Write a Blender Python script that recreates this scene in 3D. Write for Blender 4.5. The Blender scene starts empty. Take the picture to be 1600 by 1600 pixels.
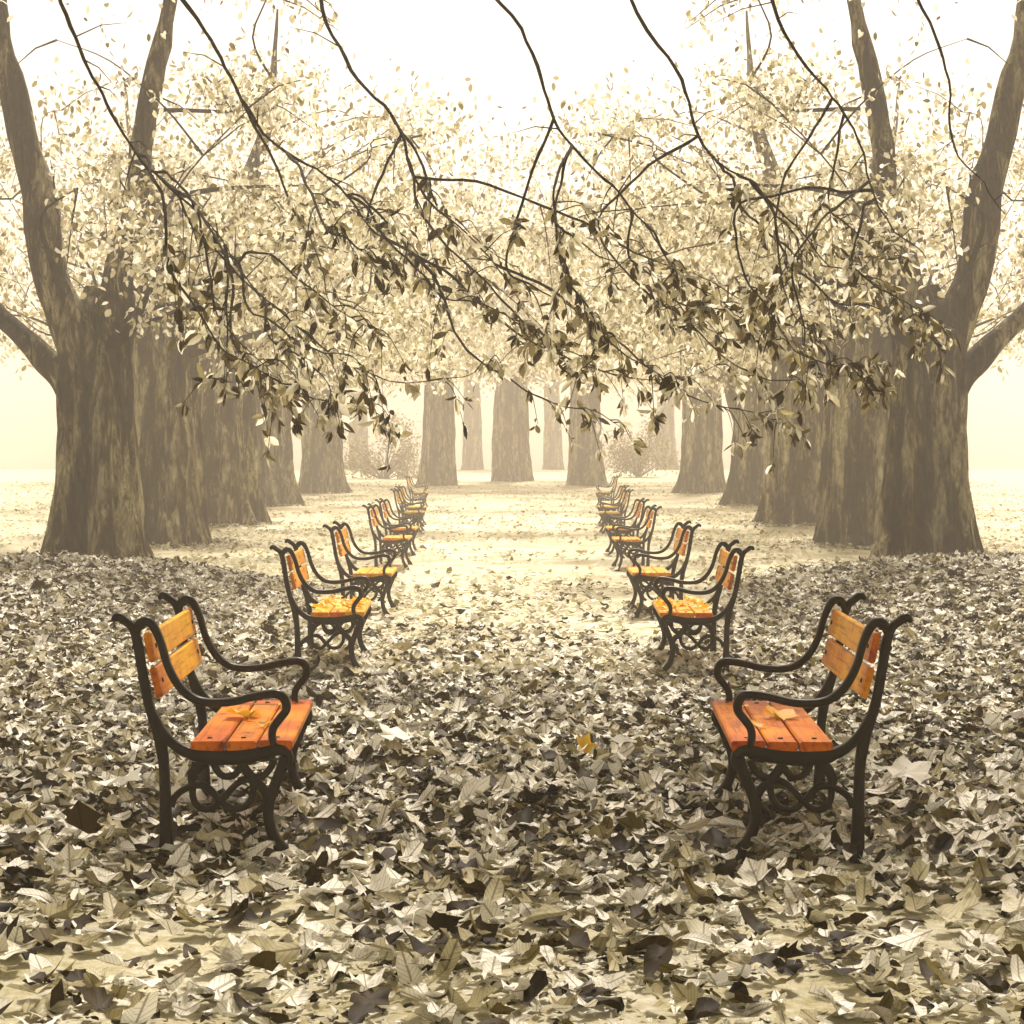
import bpy, math, random
import numpy as np
from mathutils import Vector, Matrix, noise

RNG = np.random.default_rng(7)
random.seed(7)
R = math.radians
SC = bpy.context.scene
COL = SC.collection
F = 2800.0            # focal length in photo pixels (photo 1600 px wide)
EYE = 1.344
HOR = 737.0

def at(px, py, d):
    """photo pixel at distance d -> point in the place"""
    return Vector(((px - 800.0) * d / F, d, EYE + (HOR - py) * d / F))

# ------------------------------------------------------------------ ground shape
def softrise(y):
    t = (y - 27.0) / 6.0
    return 0.0175 * 6.0 * np.log1p(np.exp(np.clip(t, -30, 30)))

def gh(x, y):
    """height of the ground (numpy friendly)"""
    x = np.asarray(x, float); y = np.asarray(y, float)
    z = softrise(np.minimum(y, 110.0))
    ax = np.abs(x)
    bank = 0.42 / (1 + np.exp(-(ax - 3.25) * 3.2)) * np.exp(-((y - 17.5) / 4.2) ** 2)
    z = z + bank
    z = z + 0.018 * np.sin(x * 2.1 + 0.7 * y) * np.sin(y * 1.3 - 0.4 * x) + 0.010 * np.sin(5.1 * x + 1.7 * y)
    return z

# ------------------------------------------------------------------ colours: everything but the benches is sepia
def sep(v):
    return (min(1, v ** 0.88), v, .93 * v ** 1.60, 1.0)

# ------------------------------------------------------------------ material helpers
def mat(name):
    m = bpy.data.materials.new(name); m.use_nodes = True
    nt = m.node_tree; nt.nodes.clear()
    out = nt.nodes.new('ShaderNodeOutputMaterial')
    return m, nt, out

def nd(nt, typ, **kw):
    n = nt.nodes.new(typ)
    for k, v in kw.items():
        if k in n.inputs: n.inputs[k].default_value = v
        else: setattr(n, k, v)
    return n

def ramp(nt, fac, stops, interp='LINEAR'):
    r = nt.nodes.new('ShaderNodeValToRGB'); r.color_ramp.interpolation = interp
    e = r.color_ramp.elements
    while len(e) < len(stops): e.new(0.5)
    for el, (p, c) in zip(e, stops):
        el.position = p; el.color = c
    nt.links.new(fac, r.inputs[0])
    return r

def math_node(nt, op, a, b=None, clamp=False):
    n = nt.nodes.new('ShaderNodeMath'); n.operation = op; n.use_clamp = clamp
    for i, v in enumerate((a, b)):
        if v is None: continue
        if isinstance(v, (int, float)): n.inputs[i].default_value = v
        else: nt.links.new(v, n.inputs[i])
    return n.outputs[0]

def leaf_material(name, stops, transl=0.4, rough=0.7, spec=0.12, veins=False):
    m, nt, out = mat(name)
    geo = nd(nt, 'ShaderNodeNewGeometry')
    rp = ramp(nt, geo.outputs['Random Per Island'], stops)
    tc = nd(nt, 'ShaderNodeTexCoord')
    nz = nd(nt, 'ShaderNodeTexNoise', Scale=38.0, Detail=3.0)
    nt.links.new(tc.outputs['Object'], nz.inputs['Vector'])
    spots = ramp(nt, nz.outputs['Fac'], [(0.24, (0.45, 0.42, 0.36, 1)), (0.42, (1, 1, 1, 1))])
    mx = nd(nt, 'ShaderNodeMix', data_type='RGBA', blend_type='MULTIPLY')
    mx.inputs[0].default_value = 0.8
    nt.links.new(rp.outputs[0], mx.inputs[6]); nt.links.new(spots.outputs[0], mx.inputs[7])
    p = nd(nt, 'ShaderNodeBsdfPrincipled', Roughness=rough)
    p.inputs['Specular IOR Level'].default_value = spec
    if veins:
        uv = nd(nt, 'ShaderNodeUVMap'); uv.uv_map = 'leaf'
        su = nd(nt, 'ShaderNodeSeparateXYZ'); nt.links.new(uv.outputs[0], su.inputs[0])
        au = math_node(nt, 'ABSOLUTE', su.outputs['X'])
        mid = math_node(nt, 'LESS_THAN', au, 0.022)
        ph = math_node(nt, 'SUBTRACT', math_node(nt, 'MULTIPLY', su.outputs['Y'], 9.0), math_node(nt, 'MULTIPLY', au, 8.0))
        sv = math_node(nt, 'LESS_THAN', math_node(nt, 'ABSOLUTE', math_node(nt, 'SUBTRACT', math_node(nt, 'FRACT', ph), .5)), 0.07)
        vn = math_node(nt, 'MAXIMUM', mid, math_node(nt, 'MULTIPLY', sv, .7))
        vm = nd(nt, 'ShaderNodeMix', data_type='RGBA', blend_type='MULTIPLY'); vm.inputs[7].default_value = (.45, .42, .36, 1)
        nt.links.new(vn, vm.inputs[0]); nt.links.new(mx.outputs[2], vm.inputs[6])
        n3 = nd(nt, 'ShaderNodeTexNoise', Scale=14.0, Detail=4.0)
        nt.links.new(tc.outputs['Object'], n3.inputs['Vector'])
        rot = ramp(nt, n3.outputs['Fac'], [(0.34, (.34, .30, .24, 1)), (0.42, (1, 1, 1, 1))])
        mx = nd(nt, 'ShaderNodeMix', data_type='RGBA', blend_type='MULTIPLY'); mx.inputs[0].default_value = .75
        nt.links.new(vm.outputs[2], mx.inputs[6]); nt.links.new(rot.outputs[0], mx.inputs[7])
        bp = nd(nt, 'ShaderNodeBump', Strength=0.5, Distance=0.004); nt.links.new(vn, bp.inputs['Height'])
        nt.links.new(bp.outputs[0], p.inputs['Normal'])
    nt.links.new(mx.outputs[2], p.inputs['Base Color'])
    t = nd(nt, 'ShaderNodeBsdfTranslucent')
    nt.links.new(mx.outputs[2], t.inputs['Color'])
    ms = nd(nt, 'ShaderNodeMixShader'); ms.inputs[0].default_value = transl
    nt.links.new(p.outputs[0], ms.inputs[1]); nt.links.new(t.outputs[0], ms.inputs[2])
    nt.links.new(ms.outputs[0], out.inputs['Surface'])
    return m

def bark_material(name, lo, mid, hi, scale=1.0):
    m, nt, out = mat(name)
    tc = nd(nt, 'ShaderNodeTexCoord')
    mp = nd(nt, 'ShaderNodeMapping'); mp.inputs['Scale'].default_value = (8 * scale, 8 * scale, 1.9 * scale)
    nt.links.new(tc.outputs['Object'], mp.inputs['Vector'])
    n1 = nd(nt, 'ShaderNodeTexNoise', Scale=1.0, Detail=7.0, Roughness=0.68, Distortion=1.2)
    nt.links.new(mp.outputs[0], n1.inputs['Vector'])
    mp2 = nd(nt, 'ShaderNodeMapping'); mp2.inputs['Scale'].default_value = (3.4, 3.4, 0.55)
    nt.links.new(tc.outputs['Object'], mp2.inputs['Vector'])
    n2 = nd(nt, 'ShaderNodeTexNoise', Scale=1.0, Detail=4.0, Roughness=0.6)
    nt.links.new(mp2.outputs[0], n2.inputs['Vector'])
    s = math_node(nt, 'ADD', math_node(nt, 'MULTIPLY', n1.outputs['Fac'], 0.45), math_node(nt, 'MULTIPLY', n2.outputs['Fac'], 0.55))
    rp = ramp(nt, s, [(0.41, sep(lo)), (0.50, sep(mid)), (0.59, sep(hi))])
    p = nd(nt, 'ShaderNodeBsdfPrincipled', Roughness=0.9)
    p.inputs['Specular IOR Level'].default_value = 0.15
    nt.links.new(rp.outputs[0], p.inputs['Base Color'])
    mp3 = nd(nt, 'ShaderNodeMapping'); mp3.inputs['Scale'].default_value = (13 * scale, 13 * scale, 3.2 * scale)
    wv = nd(nt, 'ShaderNodeVectorMath', operation='MULTIPLY_ADD'); wv.inputs[1].default_value = (.25, .25, .5)
    nt.links.new(n1.outputs['Color'], wv.inputs[0]); nt.links.new(tc.outputs['Object'], wv.inputs[2])
    nt.links.new(wv.outputs[0], mp3.inputs['Vector'])
    vo = nd(nt, 'ShaderNodeTexVoronoi', Scale=1.0); vo.feature = 'DISTANCE_TO_EDGE'
    nt.links.new(mp3.outputs[0], vo.inputs['Vector'])
    crack = ramp(nt, vo.outputs['Distance'], [(0.0, (.25, .22, .17, 1)), (0.14, (1, 1, 1, 1))])
    cm = nd(nt, 'ShaderNodeMix', data_type='RGBA', blend_type='MULTIPLY'); cm.inputs[0].default_value = .8
    nt.links.new(rp.outputs[0], cm.inputs[6]); nt.links.new(crack.outputs[0], cm.inputs[7])
    nt.links.new(cm.outputs[2], p.inputs['Base Color'])
    hgt = math_node(nt, 'ADD', math_node(nt, 'MINIMUM', vo.outputs['Distance'], .3), n1.outputs['Fac'])
    b = nd(nt, 'ShaderNodeBump', Strength=1.0, Distance=0.06)
    nt.links.new(hgt, b.inputs['Height'])
    nt.links.new(b.outputs[0], p.inputs['Normal'])
    nt.links.new(p.outputs[0], out.inputs['Surface'])
    return m

def ground_material():
    m, nt, out = mat('leafy_soil')
    geo = nd(nt, 'ShaderNodeNewGeometry')
    sx = nd(nt, 'ShaderNodeSeparateXYZ'); nt.links.new(geo.outputs['Position'], sx.inputs[0])
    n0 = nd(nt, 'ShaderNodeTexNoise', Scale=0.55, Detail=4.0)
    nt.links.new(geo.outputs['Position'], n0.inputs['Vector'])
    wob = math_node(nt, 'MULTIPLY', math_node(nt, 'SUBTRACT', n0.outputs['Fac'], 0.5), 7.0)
    # pale walk with distance haze painted in, starting nearer than at its sides
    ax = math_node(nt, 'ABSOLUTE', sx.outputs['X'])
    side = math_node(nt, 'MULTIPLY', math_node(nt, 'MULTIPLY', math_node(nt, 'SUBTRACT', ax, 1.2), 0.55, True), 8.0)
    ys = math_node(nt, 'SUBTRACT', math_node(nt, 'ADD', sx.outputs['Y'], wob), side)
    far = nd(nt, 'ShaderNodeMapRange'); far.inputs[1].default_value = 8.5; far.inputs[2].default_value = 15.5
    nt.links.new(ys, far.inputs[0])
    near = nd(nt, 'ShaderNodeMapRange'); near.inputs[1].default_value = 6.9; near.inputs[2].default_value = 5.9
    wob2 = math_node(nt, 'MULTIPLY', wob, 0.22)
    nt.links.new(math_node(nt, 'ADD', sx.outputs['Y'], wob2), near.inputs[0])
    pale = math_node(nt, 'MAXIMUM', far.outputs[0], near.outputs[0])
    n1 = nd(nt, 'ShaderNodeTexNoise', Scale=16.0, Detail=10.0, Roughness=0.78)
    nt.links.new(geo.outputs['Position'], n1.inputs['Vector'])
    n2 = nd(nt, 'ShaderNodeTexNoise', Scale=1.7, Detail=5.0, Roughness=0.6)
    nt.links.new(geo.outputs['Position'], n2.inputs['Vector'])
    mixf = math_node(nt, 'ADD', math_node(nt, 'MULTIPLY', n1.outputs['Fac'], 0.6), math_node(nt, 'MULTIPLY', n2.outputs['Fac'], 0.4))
    sand_haze = ramp(nt, mixf, [(0.33, sep(0.20)), (0.46, sep(0.50)), (0.60, sep(0.80))])  # sandy tone; on the far ground its paleness also stands for haze
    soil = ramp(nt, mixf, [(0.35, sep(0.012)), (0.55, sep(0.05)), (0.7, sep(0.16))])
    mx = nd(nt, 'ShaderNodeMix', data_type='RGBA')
    nt.links.new(pale, mx.inputs[0]); nt.links.new(soil.outputs[0], mx.inputs[6]); nt.links.new(sand_haze.outputs[0], mx.inputs[7])
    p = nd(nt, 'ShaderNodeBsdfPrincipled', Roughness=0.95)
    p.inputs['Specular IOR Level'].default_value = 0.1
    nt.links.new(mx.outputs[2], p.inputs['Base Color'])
    b = nd(nt, 'ShaderNodeBump', Strength=0.7, Distance=0.03)
    nt.links.new(n1.outputs['Fac'], b.inputs['Height']); nt.links.new(b.outputs[0], p.inputs['Normal'])
    nt.links.new(p.outputs[0], out.inputs['Surface'])
    return m

def wood_material(name, red, orange, yellow, bias):
    """worn orange paint: redder patches where the coat is thick, yellow where it has bleached"""
    m, nt, out = mat(name)
    tc = nd(nt, 'ShaderNodeTexCoord')
    oi = nd(nt, 'ShaderNodeObjectInfo')
    off = nd(nt, 'ShaderNodeVectorMath', operation='ADD')
    cmb = nd(nt, 'ShaderNodeCombineXYZ')
    nt.links.new(math_node(nt, 'MULTIPLY', oi.outputs['Random'], 40.0), cmb.inputs[0])
    nt.links.new(tc.outputs['Object'], off.inputs[0]); nt.links.new(cmb.outputs[0], off.inputs[1])
    n1 = nd(nt, 'ShaderNodeTexNoise', Scale=4.2, Detail=6.0, Roughness=0.62)
    nt.links.new(off.outputs[0], n1.inputs['Vector'])
    # thick red coat kept on the slat ends
    sp = nd(nt, 'ShaderNodeSeparateXYZ'); nt.links.new(tc.outputs['Generated'], sp.inputs[0])
    e = math_node(nt, 'ABSOLUTE', math_node(nt, 'SUBTRACT', sp.outputs['Y'], 0.5))
    e = math_node(nt, 'MULTIPLY', math_node(nt, 'SUBTRACT', e, 0.34), 1.1)
    e = math_node(nt, 'MAXIMUM', e, 0.0)
    f = math_node(nt, 'ADD', math_node(nt, 'SUBTRACT', n1.outputs['Fac'], e), bias)
    rp = ramp(nt, f, [(0.25, red), (0.45, orange), (0.68, yellow)])
    mp = nd(nt, 'ShaderNodeMapping'); mp.inputs['Scale'].default_value = (60, 2.5, 60)
    nt.links.new(off.outputs[0], mp.inputs['Vector'])
    g = nd(nt, 'ShaderNodeTexNoise', Scale=1.0, Detail=5.0, Roughness=0.7)
    nt.links.new(mp.outputs[0], g.inputs['Vector'])
    gr = ramp(nt, g.outputs['Fac'], [(0.34, (0.30, 0.16, 0.08, 1)), (0.50, (1, 1, 1, 1))])
    st = nd(nt, 'ShaderNodeTexNoise', Scale=9.0, Detail=4.0, Roughness=0.6)
    nt.links.new(off.outputs[0], st.inputs['Vector'])
    sr = ramp(nt, st.outputs['Fac'], [(0.30, (0.22, 0.10, 0.05, 1)), (0.41, (1, 1, 1, 1))])
    mx = nd(nt, 'ShaderNodeMix', data_type='RGBA', blend_type='MULTIPLY'); mx.inputs[0].default_value = 0.75
    nt.links.new(rp.outputs[0], mx.inputs[6]); nt.links.new(gr.outputs[0], mx.inputs[7])
    mx2 = nd(nt, 'ShaderNodeMix', data_type='RGBA', blend_type='MULTIPLY'); mx2.inputs[0].default_value = 0.8
    nt.links.new(mx.outputs[2], mx2.inputs[6]); nt.links.new(sr.outputs[0], mx2.inputs[7])
    p = nd(nt, 'ShaderNodeBsdfPrincipled', Roughness=0.38)
    p.inputs['Specular IOR Level'].default_value = 0.12
    nt.links.new(mx2.outputs[2], p.inputs['Base Color'])
    b = nd(nt, 'ShaderNodeBump', Strength=0.35, Distance=0.004)
    nt.links.new(g.outputs['Fac'], b.inputs['Height']); nt.links.new(b.outputs[0], p.inputs['Normal'])
    nt.links.new(p.outputs[0], out.inputs['Surface'])
    return m

def iron_material(name, lo, hi):
    m, nt, out = mat(name)
    tc = nd(nt, 'ShaderNodeTexCoord')
    n1 = nd(nt, 'ShaderNodeTexNoise', Scale=14.0, Detail=6.0, Roughness=0.65)
    nt.links.new(tc.outputs['Object'], n1.inputs['Vector'])
    rp = ramp(nt, n1.outputs['Fac'], [(0.45, sep(lo)), (0.72, sep(hi))])
    p = nd(nt, 'ShaderNodeBsdfPrincipled')
    p.inputs['Specular IOR Level'].default_value = 0.22
    rr = ramp(nt, n1.outputs['Fac'], [(0.35, (0.32,) * 3 + (1,)), (0.65, (0.6,) * 3 + (1,))])
    nt.links.new(rr.outputs[0], p.inputs['Roughness'])
    nt.links.new(rp.outputs[0], p.inputs['Base Color'])
    b = nd(nt, 'ShaderNodeBump', Strength=0.3, Distance=0.004)
    nt.links.new(n1.outputs['Fac'], b.inputs['Height']); nt.links.new(b.outputs[0], p.inputs['Normal'])
    nt.links.new(p.outputs[0], out.inputs['Surface'])
    return m

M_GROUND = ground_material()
M_BARK = bark_material('old_bark', 0.003, 0.055, 0.50)
M_TWIG = bark_material('twig_bark', 0.008, 0.018, 0.05, 3.0)
M_IRON = iron_material('dark_cast_iron', 0.003, 0.010)
M_IRON_LEG = iron_material('rusty_cast_iron', 0.003, 0.014)
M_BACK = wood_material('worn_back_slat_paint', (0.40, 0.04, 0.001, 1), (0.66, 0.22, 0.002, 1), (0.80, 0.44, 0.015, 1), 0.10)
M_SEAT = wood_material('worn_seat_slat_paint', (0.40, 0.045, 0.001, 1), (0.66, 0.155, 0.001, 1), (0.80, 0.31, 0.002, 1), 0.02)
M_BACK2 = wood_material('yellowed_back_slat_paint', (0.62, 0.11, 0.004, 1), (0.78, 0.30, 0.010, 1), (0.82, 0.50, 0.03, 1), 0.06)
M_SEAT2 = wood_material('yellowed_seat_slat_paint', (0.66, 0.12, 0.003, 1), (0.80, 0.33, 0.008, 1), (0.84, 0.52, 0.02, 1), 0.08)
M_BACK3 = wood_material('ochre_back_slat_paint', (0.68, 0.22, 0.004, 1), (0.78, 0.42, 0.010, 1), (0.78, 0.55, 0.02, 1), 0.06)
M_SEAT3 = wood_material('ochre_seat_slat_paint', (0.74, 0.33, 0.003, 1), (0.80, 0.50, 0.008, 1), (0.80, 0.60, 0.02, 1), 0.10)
M_LITTER = leaf_material('dry_leaf_litter', [(0.0, sep(0.008)), (0.26, sep(0.03)), (0.36, sep(0.16)), (0.50, sep(0.50)), (0.66, sep(0.86)), (1.0, sep(0.95))], 0.15, 0.6, 0.13, True)
M_HAZE_PALE = leaf_material('haze_paled_leaf', [(0.0, sep(0.12)), (0.2, sep(0.42)), (0.6, sep(0.68)), (1.0, sep(0.90))], 0.2)  # paler than the near litter: distance haze put into the leaf colour
M_CROWN = leaf_material('autumn_crown_leaf', [(0.0, sep(0.06)), (0.14, sep(0.25)), (0.4, sep(0.55)), (0.8, sep(0.78)), (1.0, sep(0.9))], 0.55)
M_DARKLEAF = leaf_material('backlit_branch_leaf', [(0.0, sep(0.010)), (0.30, sep(0.04)), (0.42, sep(0.3)), (0.7, sep(0.65)), (1.0, sep(0.88))], 0.55)  # darkest leaves have their backlit shade put into the colour
M_BRIGHTLEAF = leaf_material('bright_spray_leaf', [(0.0, sep(0.25)), (0.4, sep(0.60)), (1.0, sep(0.88))], 0.5)
M_SHRUB = leaf_material('grey_shrub_leaf', [(0.0, sep(0.04)), (0.6, sep(0.14)), (1.0, sep(0.4))], 0.4)
M_YELLOW = leaf_material('yellow_fallen_leaf', [(0.0, (0.80, 0.30, 0.01, 1)), (0.5, (0.86, 0.50, 0.02, 1)), (1.0, (0.85, 0.62, 0.08, 1))], 0.25, 0.5, 0.25)

# ------------------------------------------------------------------ object helpers
def tag(o, label=None, cat=None, group=None, kind=None):
    if label: o['label'] = label
    if cat: o['category'] = cat
    if group: o['group'] = group
    if kind: o['kind'] = kind
    return o

def empty(name, loc, rz=0.0):
    o = bpy.data.objects.new(name, None); COL.objects.link(o)
    o.empty_display_size = 0.2; o.location = loc; o.rotation_euler = (0, 0, rz)
    return o

def link_mesh(name, verts, faces, material, parent=None, smooth=True, uv=None):
    me = bpy.data.meshes.new(name)
    if isinstance(verts, np.ndarray):
        nv = len(verts); nf, k = faces.shape
        me.vertices.add(nv); me.vertices.foreach_set('co', verts.astype(np.float32).ravel())
        me.loops.add(nf * k); me.loops.foreach_set('vertex_index', faces.astype(np.int32).ravel())
        me.polygons.add(nf)
        me.polygons.foreach_set('loop_start', np.arange(0, nf * k, k, dtype=np.int32))
        me.update(calc_edges=True)
        if uv is not None:
            ul = me.uv_layers.new(name='leaf')
            ul.data.foreach_set('uv', uv[faces.ravel()].astype(np.float32).ravel())
    else:
        me.from_pydata([tuple(v) for v in verts], [], faces)
        me.update()
    for m in (material if isinstance(material, (list, tuple)) else [material]):
        me.materials.append(m)
    if smooth:
        me.polygons.foreach_set('use_smooth', [True] * len(me.polygons))
    o = bpy.data.objects.new(name, me); COL.objects.link(o)
    if parent: o.parent = parent
    return o

class MB:
    def __init__(self): self.v = []; self.f = []
    def add(self, v, f):
        b = len(self.v); self.v += [tuple(p) for p in v]; self.f += [tuple(i + b for i in q) for q in f]
    def build(self, name, m, parent=None, smooth=True): return link_mesh(name, self.v, self.f, m, parent, smooth)

def catmull(pts, n=6):
    pts = [Vector(p) for p in pts]
    if len(pts) < 3: return pts
    P = [pts[0] * 2 - pts[1]] + pts + [pts[-1] * 2 - pts[-2]]
    out = []
    for i in range(1, len(P) - 2):
        a, b, c, d = P[i - 1], P[i], P[i + 1], P[i + 2]
        for k in range(n):
            t = k / n
            out.append(0.5 * ((2 * b) + (c - a) * t + (2 * a - 5 * b + 4 * c - d) * t * t + (3 * b - a - 3 * c + d) * t ** 3))
    out.append(pts[-1])
    return out

def tube(mb, pts, radii, seg=6, cap=True):
    """round tapering tube along 3-D points"""
    n = len(pts)
    if not hasattr(radii, '__len__'): radii = [radii] * n
    up = Vector((0.123, 0.31, 0.94)).normalized(); rings = []; v = []
    for i in range(n):
        t = (pts[min(i + 1, n - 1)] - pts[max(i - 1, 0)])
        t = t.normalized() if t.length > 1e-9 else Vector((0, 0, 1))
        u = up - t * up.dot(t)
        if u.length < 1e-3: u = Vector((1, 0, 0)) - t * t.x
        u.normalize(); up = u; w = t.cross(u)
        for k in range(seg):
            a = 2 * math.pi * k / seg
            v.append(pts[i] + (u * math.cos(a) + w * math.sin(a)) * radii[i])
    f = []
    for i in range(n - 1):
        for k in range(seg):
            a = i * seg + k; b = i * seg + (k + 1) % seg
            f.append((a, b, b + seg, a + seg))
    if cap:
        f.append(tuple(range(seg))[::-1]); f.append(tuple((n - 1) * seg + k for k in range(seg)))
    mb.add(v, f)

def bar(mb, path, thick, width, y0, n=6, seg=10):
    """cast bar along a profile path (x, z): rounded section, thick in the plane, width across it"""
    p3 = catmull([(p[0], 0, p[1]) for p in path], n)
    m = len(p3)
    if hasattr(thick, '__len__'):
        thick = [t * 1.12 for t in thick]
        kk = np.interp(np.linspace(0, 1, m), np.linspace(0, 1, len(thick)), thick)
    else: kk = [thick] * m
    v = []; f = []
    for i in range(m):
        t = (p3[min(i + 1, m - 1)] - p3[max(i - 1, 0)]).normalized()
        nrm = Vector((-t.z, 0, t.x))
        for k in range(seg):
            a = 2 * math.pi * (k + 0.5) / seg
            c, s = math.cos(a), math.sin(a)
            c = math.copysign(abs(c) ** 0.6, c); s = math.copysign(abs(s) ** 0.6, s)
            v.append(p3[i] + nrm * (c * kk[i] / 2) + Vector((0, y0 + s * width / 2, 0)))
    for i in range(m - 1):
        for k in range(seg):
            a = i * seg + k; b = i * seg + (k + 1) % seg
            f.append((a, a + seg, b + seg, b))
    f.append(tuple(range(seg))); f.append(tuple((m - 1) * seg + k for k in range(seg))[::-1])
    mb.add(v, f)

# ------------------------------------------------------------------ the setting
def build_ground():
    ys = np.concatenate([np.linspace(-14, 4, 16), np.linspace(4.2, 24, 130), np.linspace(24.5, 80, 90), np.linspace(82, 235, 40)])
    xs = np.concatenate([np.linspace(-105, -22, 22), np.linspace(-21, -7.3, 40), np.linspace(-7.2, 7.2, 120), np.linspace(7.3, 21, 40), np.linspace(22, 105, 22)])
    X, Y = np.meshgrid(xs, ys)
    Z = gh(X, Y)
    V = np.stack([X, Y, Z], -1).reshape(-1, 3)
    ny, nx = X.shape
    i = np.arange(ny - 1)[:, None] * nx + np.arange(nx - 1)[None, :]
    i = i.ravel()
    Fc = np.stack([i, i + 1, i + 1 + nx, i + nx], 1)
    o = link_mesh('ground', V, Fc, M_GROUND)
    tag(o, kind='structure')
build_ground()

# ------------------------------------------------------------------ leaf templates: outline around a centre, folded and curled
def leaf_template(kind, curl, fold, rs):
    if kind == 'maple':
        rad = [(-90, .10), (-76, .50), (-42, .60), (-22, .80), (-5, .62), (10, .70), (32, .94), (50, .70), (64, .74), (90, 1.06),
               (116, .74), (130, .70), (148, .94), (170, .70), (185, .62), (202, .80), (222, .60), (256, .50)]
        rad = [(a + rs.normal(0, 3), r * rs.uniform(.84, 1.14)) for a, r in rad]
        pts = [(0.55 * r * math.cos(R(a)), 0.55 * r * math.sin(R(a))) for a, r in rad]
    elif kind == 'oval':
        pts = [(0.24 * math.sin(t) * (1.05 + .12 * math.cos(t)), -0.5 * math.cos(t)) for t in np.linspace(0, 2 * math.pi, 13)[:-1]]
    elif kind == 'long':
        pts = [(0.17 * math.sin(t) * (1.15 - .45 * math.cos(t)), -0.55 * math.cos(t)) for t in np.linspace(0, 2 * math.pi, 11)[:-1]]
    else:   # simple
        pts = [(0, -.5), (.26, -.12), (.20, .25), (0, .55), (-.20, .25), (-.26, -.12)]
    P = [(0.0, 0.0)] + pts
    V = []
    for j, (x, y) in enumerate(P):
        z = curl * (y * y) * 1.6 + fold * abs(x) * 1.1 + (rs.normal() * 0.05 if j else 0) + .10 * math.sin(3.1 * x + 5 * y + curl * 9)
        V.append((x, y, z))
    n = len(pts)
    Fc = [(0, 1 + k, 1 + (k + 1) % n) for k in range(n)]
    return np.array(V), np.array(Fc)

def scatter(templates, pos, size, yaw, tilt, tiltdir, which):
    """place leaf templates at many positions; returns vertices and triangles"""
    Vs = []; Fs = []; base = 0; Us = []
    for ti, (tv, tf) in enumerate(templates):
        idx = np.where(which == ti)[0]
        if not len(idx): continue
        s = size[idx]; ya = yaw[idx]; tl = tilt[idx]; td = tiltdir[idx]
        v = tv[None] * s[:, None, None]
        c, sn = np.cos(ya)[:, None], np.sin(ya)[:, None]
        x = v[..., 0] * c - v[..., 1] * sn; y = v[..., 0] * sn + v[..., 1] * c; z = v[..., 2]
        # tilt about a horizontal axis of direction td
        ux, uy = np.cos(td)[:, None], np.sin(td)[:, None]
        a = x * ux + y * uy; b = -x * uy + y * ux
        ct, st = np.cos(tl)[:, None], np.sin(tl)[:, None]
        b2 = b * ct - z * st; z2 = b * st + z * ct
        x = a * ux - b2 * uy; y = a * uy + b2 * ux
        V = np.stack([x, y, z2], -1) + pos[idx][:, None, :]
        nv = tv.shape[0]
        Fa = tf[None] + (np.arange(len(idx)) * nv)[:, None, None] + base
        Vs.append(V.reshape(-1, 3)); Fs.append(Fa.reshape(-1, 3)); base += len(idx) * nv
        Us.append(np.tile(tv[:, :2], (len(idx), 1)))
    scatter.uv = np.concatenate(Us)
    return np.concatenate(Vs), np.concatenate(Fs)

def pnoise(x, y, s, seed):
    return np.array([noise.noise(Vector((a * s, b * s, seed))) for a, b in zip(x, y)])

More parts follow.
